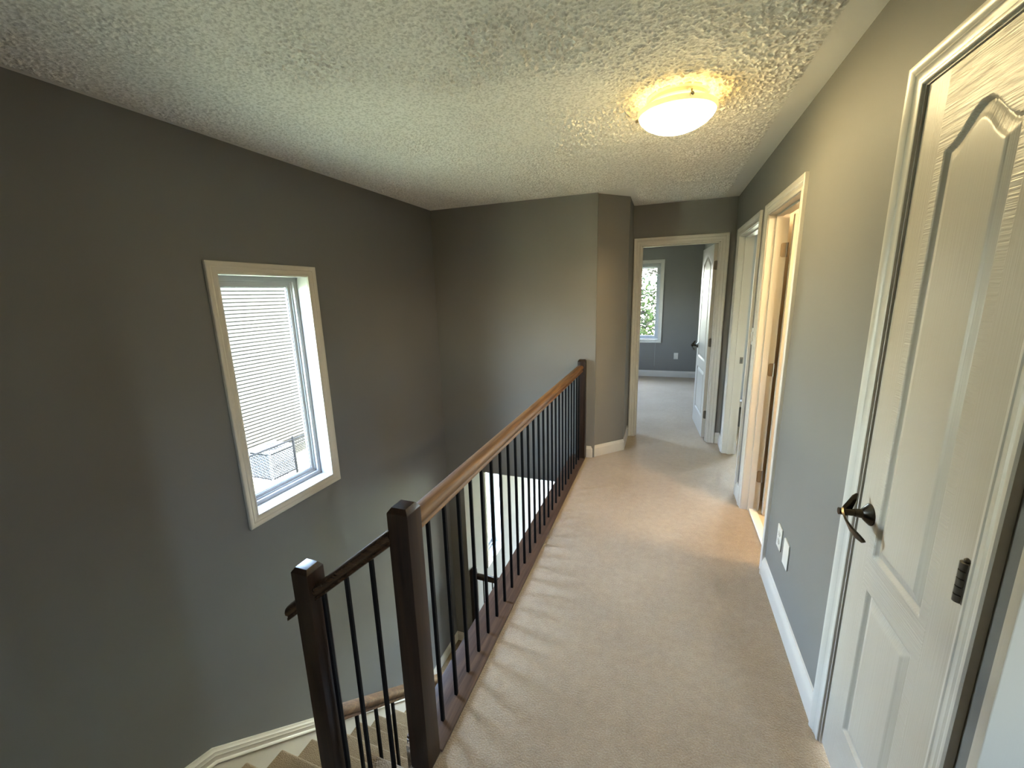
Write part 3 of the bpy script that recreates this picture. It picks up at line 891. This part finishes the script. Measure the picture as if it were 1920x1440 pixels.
for r in (.06, .12, .18, .24, .3): tube(bm, [(cx + r * math.cos(2 * math.pi * k / 32), cy + r * math.sin(2 * math.pi * k / 32), az1 + .012) for k in range(33)], .006, 5)
finish('fan_grille', bm, 'ac_dark', ac)
bm = bmesh.new(); box(bm, ax0 - .1, ax1 + .1, ay0 - .1, ay1 + .1, GZ, GZ + .06); finish('base_pad', bm, 'concrete', ac)
fe = thing('chain_link_fence', (-8.95, 7.5, GZ), 'black chain link fence in front of the air conditioner outside', 'fence')
FX, FT = -8.95, GZ + 1.07
bm = bmesh.new(); tube(bm, [(FX, 3, FT), (FX, 13, FT)], .022, 8); finish('top_rail', bm, 'fence_black', fe, True)
for yy in (4.6, 7.62, 10.6):
    bm = bmesh.new(); tube(bm, [(FX, yy, GZ), (FX, yy, FT + .05), (FX, yy, FT + .08)], [.028, .028, .012], 10); finish('fence_post', bm, 'fence_black', fe, True)
bm = bmesh.new(); st = .075; yy = 3 - 1.07
while yy < 13:
    for s in (1, -1):
        a0, a1 = (yy, yy + 1.05) if s > 0 else (yy + 1.05, yy)
        c0, c1 = max(3, min(13, a0)), max(3, min(13, a1))
        tube(bm, [(FX + .004 * s, a0, GZ + .01), (FX + .004 * s, a1, FT)], .0060, 4)
    yy += st
finish('wire_mesh', bm, 'fence_black', fe)
def tree(x, y, h, r, n, label, lo=.35):
    t = thing('tree', (x, y, GZ), label, 'tree')
    bm = bmesh.new(); tube(bm, [(x, y, GZ), (x + .05, y, GZ + h * .35), (x, y + .1, GZ + h * .9)], [.13, .1, .02], 8)
    for k in range(16):
        a = random.uniform(0, 6.28); z0 = GZ + h * random.uniform(.3, .75); l = r * random.uniform(.5, .95)
        tube(bm, [(x, y, z0), (x + l * .5 * math.cos(a), y + l * .5 * math.sin(a), z0 + l * .35), (x + l * math.cos(a), y + l * math.sin(a), z0 + l * .5)], [.035, .02, .006], 5)
    finish('trunk', bm, 'bark', t, True)
    bm = bmesh.new()
    for k in range(n):
        a = random.uniform(0, 6.28); ph = math.acos(random.uniform(-1, 1)); q = r * random.random() ** .45
        c = Vector((x + q * math.sin(ph) * math.cos(a), y + q * math.sin(ph) * math.sin(a), GZ + h * (lo + (1 - lo) / 2) + q * math.cos(ph) * h * (1 - lo) / 2 / r))
        d = Vector((random.gauss(0, 1), random.gauss(0, 1), random.gauss(0, .6))).normalized(); e = d.orthogonal().normalized()
        s = random.uniform(.05, .11)
        bm.faces.new([bm.verts.new(c + d * s), bm.verts.new(c + e * s * .45), bm.verts.new(c - d * s), bm.verts.new(c - e * s * .45)])
    finish('foliage', bm, 'leaves', t, recalc=False)
tree(-1.15, 14.0, 5.4, 1.7, 4200, 'leafy green tree outside the bedroom window')
tree(.4, 17.5, 4.2, 1.5, 1500, 'smaller tree behind the leafy tree outside the bedroom window')

# ------------------------------------------------------------------ light
SKY, SUN = 24.0, 34.0
w = bpy.data.worlds.new('sky'); S.world = w; w.use_nodes = True
nt = w.node_tree; bg = nt.nodes['Background']
sky = nt.nodes.new('ShaderNodeTexSky'); sky.sky_type = 'NISHITA'; sky.sun_disc = False
sky.sun_elevation = R(62); sky.sun_rotation = R(92); sky.air_density = 1.0; sky.dust_density = 1.5; sky.ozone_density = 1.0
hs = nt.nodes.new('ShaderNodeHueSaturation'); hs.inputs['Saturation'].default_value = .82
nt.links.new(sky.outputs[0], hs.inputs['Color']); nt.links.new(hs.outputs[0], bg.inputs[0]); bg.inputs[1].default_value = SKY
sun = bpy.data.lights.new('sun', 'SUN'); so = bpy.data.objects.new('sun', sun); COL.objects.link(so)
sun.energy = SUN; sun.angle = R(.53); sun.color = (1, .93, .82)
so.rotation_euler = Vector((.47, -.02, .88)).to_track_quat('Z', 'Y').to_euler(); so.location = (8, 0, 12)
def portal(name, loc, rot, sx, sy):
    l = bpy.data.lights.new(name, 'AREA'); l.shape = 'RECTANGLE'; l.size = sx; l.size_y = sy
    o = bpy.data.objects.new(name, l); COL.objects.link(o); o.location = loc; o.rotation_euler = rot
    l.cycles.is_portal = True
def mid(a, b): return (a + b) / 2
def facing(d): return Vector(d).to_track_quat('-Z', 'Z').to_euler()
portal('window_portal', (XL - .14, mid(W1[0], W1[1]), mid(W1[2], W1[3])), facing((1, 0, 0)), .62, 1.42)
portal('window_portal', (mid(W2[0], W2[1]), YB + .14, mid(W2[2], W2[3])), facing((0, -1, 0)), .74, 1.38)
portal('window_portal', (mid(W3[0], W3[1]), -1.44, mid(W3[2], W3[3])), facing((0, 1, 0)), .46, .9)
portal('window_portal', (mid(W4[0], W4[1]), 5.44, mid(W4[2], W4[3])), facing((0, -1, 0)), .9, 1.9)
portal('window_portal', (X2 - .14, mid(W5[0], W5[1]), mid(W5[2], W5[3])), facing((1, 0, 0)), .47, 1.32)
portal('window_portal', (-2.43, mid(W7[0], W7[1]), mid(W7[2], W7[3])), facing((1, 0, 0)), .6, 1.1)
portal('window_portal', (mid(W6[0], W6[1]), 9.34, mid(W6[2], W6[3])), facing((0, -1, 0)), 4.1, 2.03)
bath = bpy.data.lights.new('bathroom_lamp', 'POINT'); bo = bpy.data.objects.new('bathroom_lamp', bath); COL.objects.link(bo)
bath.energy = 95; bath.color = (1, .72, .40); bath.shadow_soft_size = .12; bo.location = (1.55, 2.45, 2.15)

# ------------------------------------------------------------------ camera
cam = bpy.data.cameras.new('camera'); co = bpy.data.objects.new('camera', cam); COL.objects.link(co); S.camera = co
F = 777.2; yaw, pit, rol = R(-20.379), R(-12.213), R(-1.577)
cam.sensor_fit = 'HORIZONTAL'; cam.sensor_width = 36; cam.lens = F / 1920 * 36; cam.clip_start = .02; cam.clip_end = 200
f = Vector((math.sin(yaw) * math.cos(pit), math.cos(yaw) * math.cos(pit), math.sin(pit)))
r0 = f.cross(Vector((0, 0, 1))).normalized(); u0 = r0.cross(f)
r = r0 * math.cos(rol) + u0 * math.sin(rol); u = -r0 * math.sin(rol) + u0 * math.cos(rol)
mw = Matrix((r, u, -f)).transposed().to_4x4(); mw.translation = (0, 0, 1.6); co.matrix_world = mw

S.view_settings.view_transform = 'Standard'; S.view_settings.look = 'None'
S.view_settings.gamma = 1; S.view_settings.use_curve_mapping = False
S.view_settings.exposure = 0.35
try:
    S.cycles.use_denoising = True; S.cycles.denoiser = 'OPENIMAGEDENOISE'
    S.cycles.max_bounces = 10; S.cycles.diffuse_bounces = 6; S.cycles.glossy_bounces = 3; S.cycles.transparent_max_bounces = 12
    S.cycles.caustics_reflective = False; S.cycles.caustics_refractive = False
    S.cycles.sample_clamp_indirect = 8
except Exception: pass
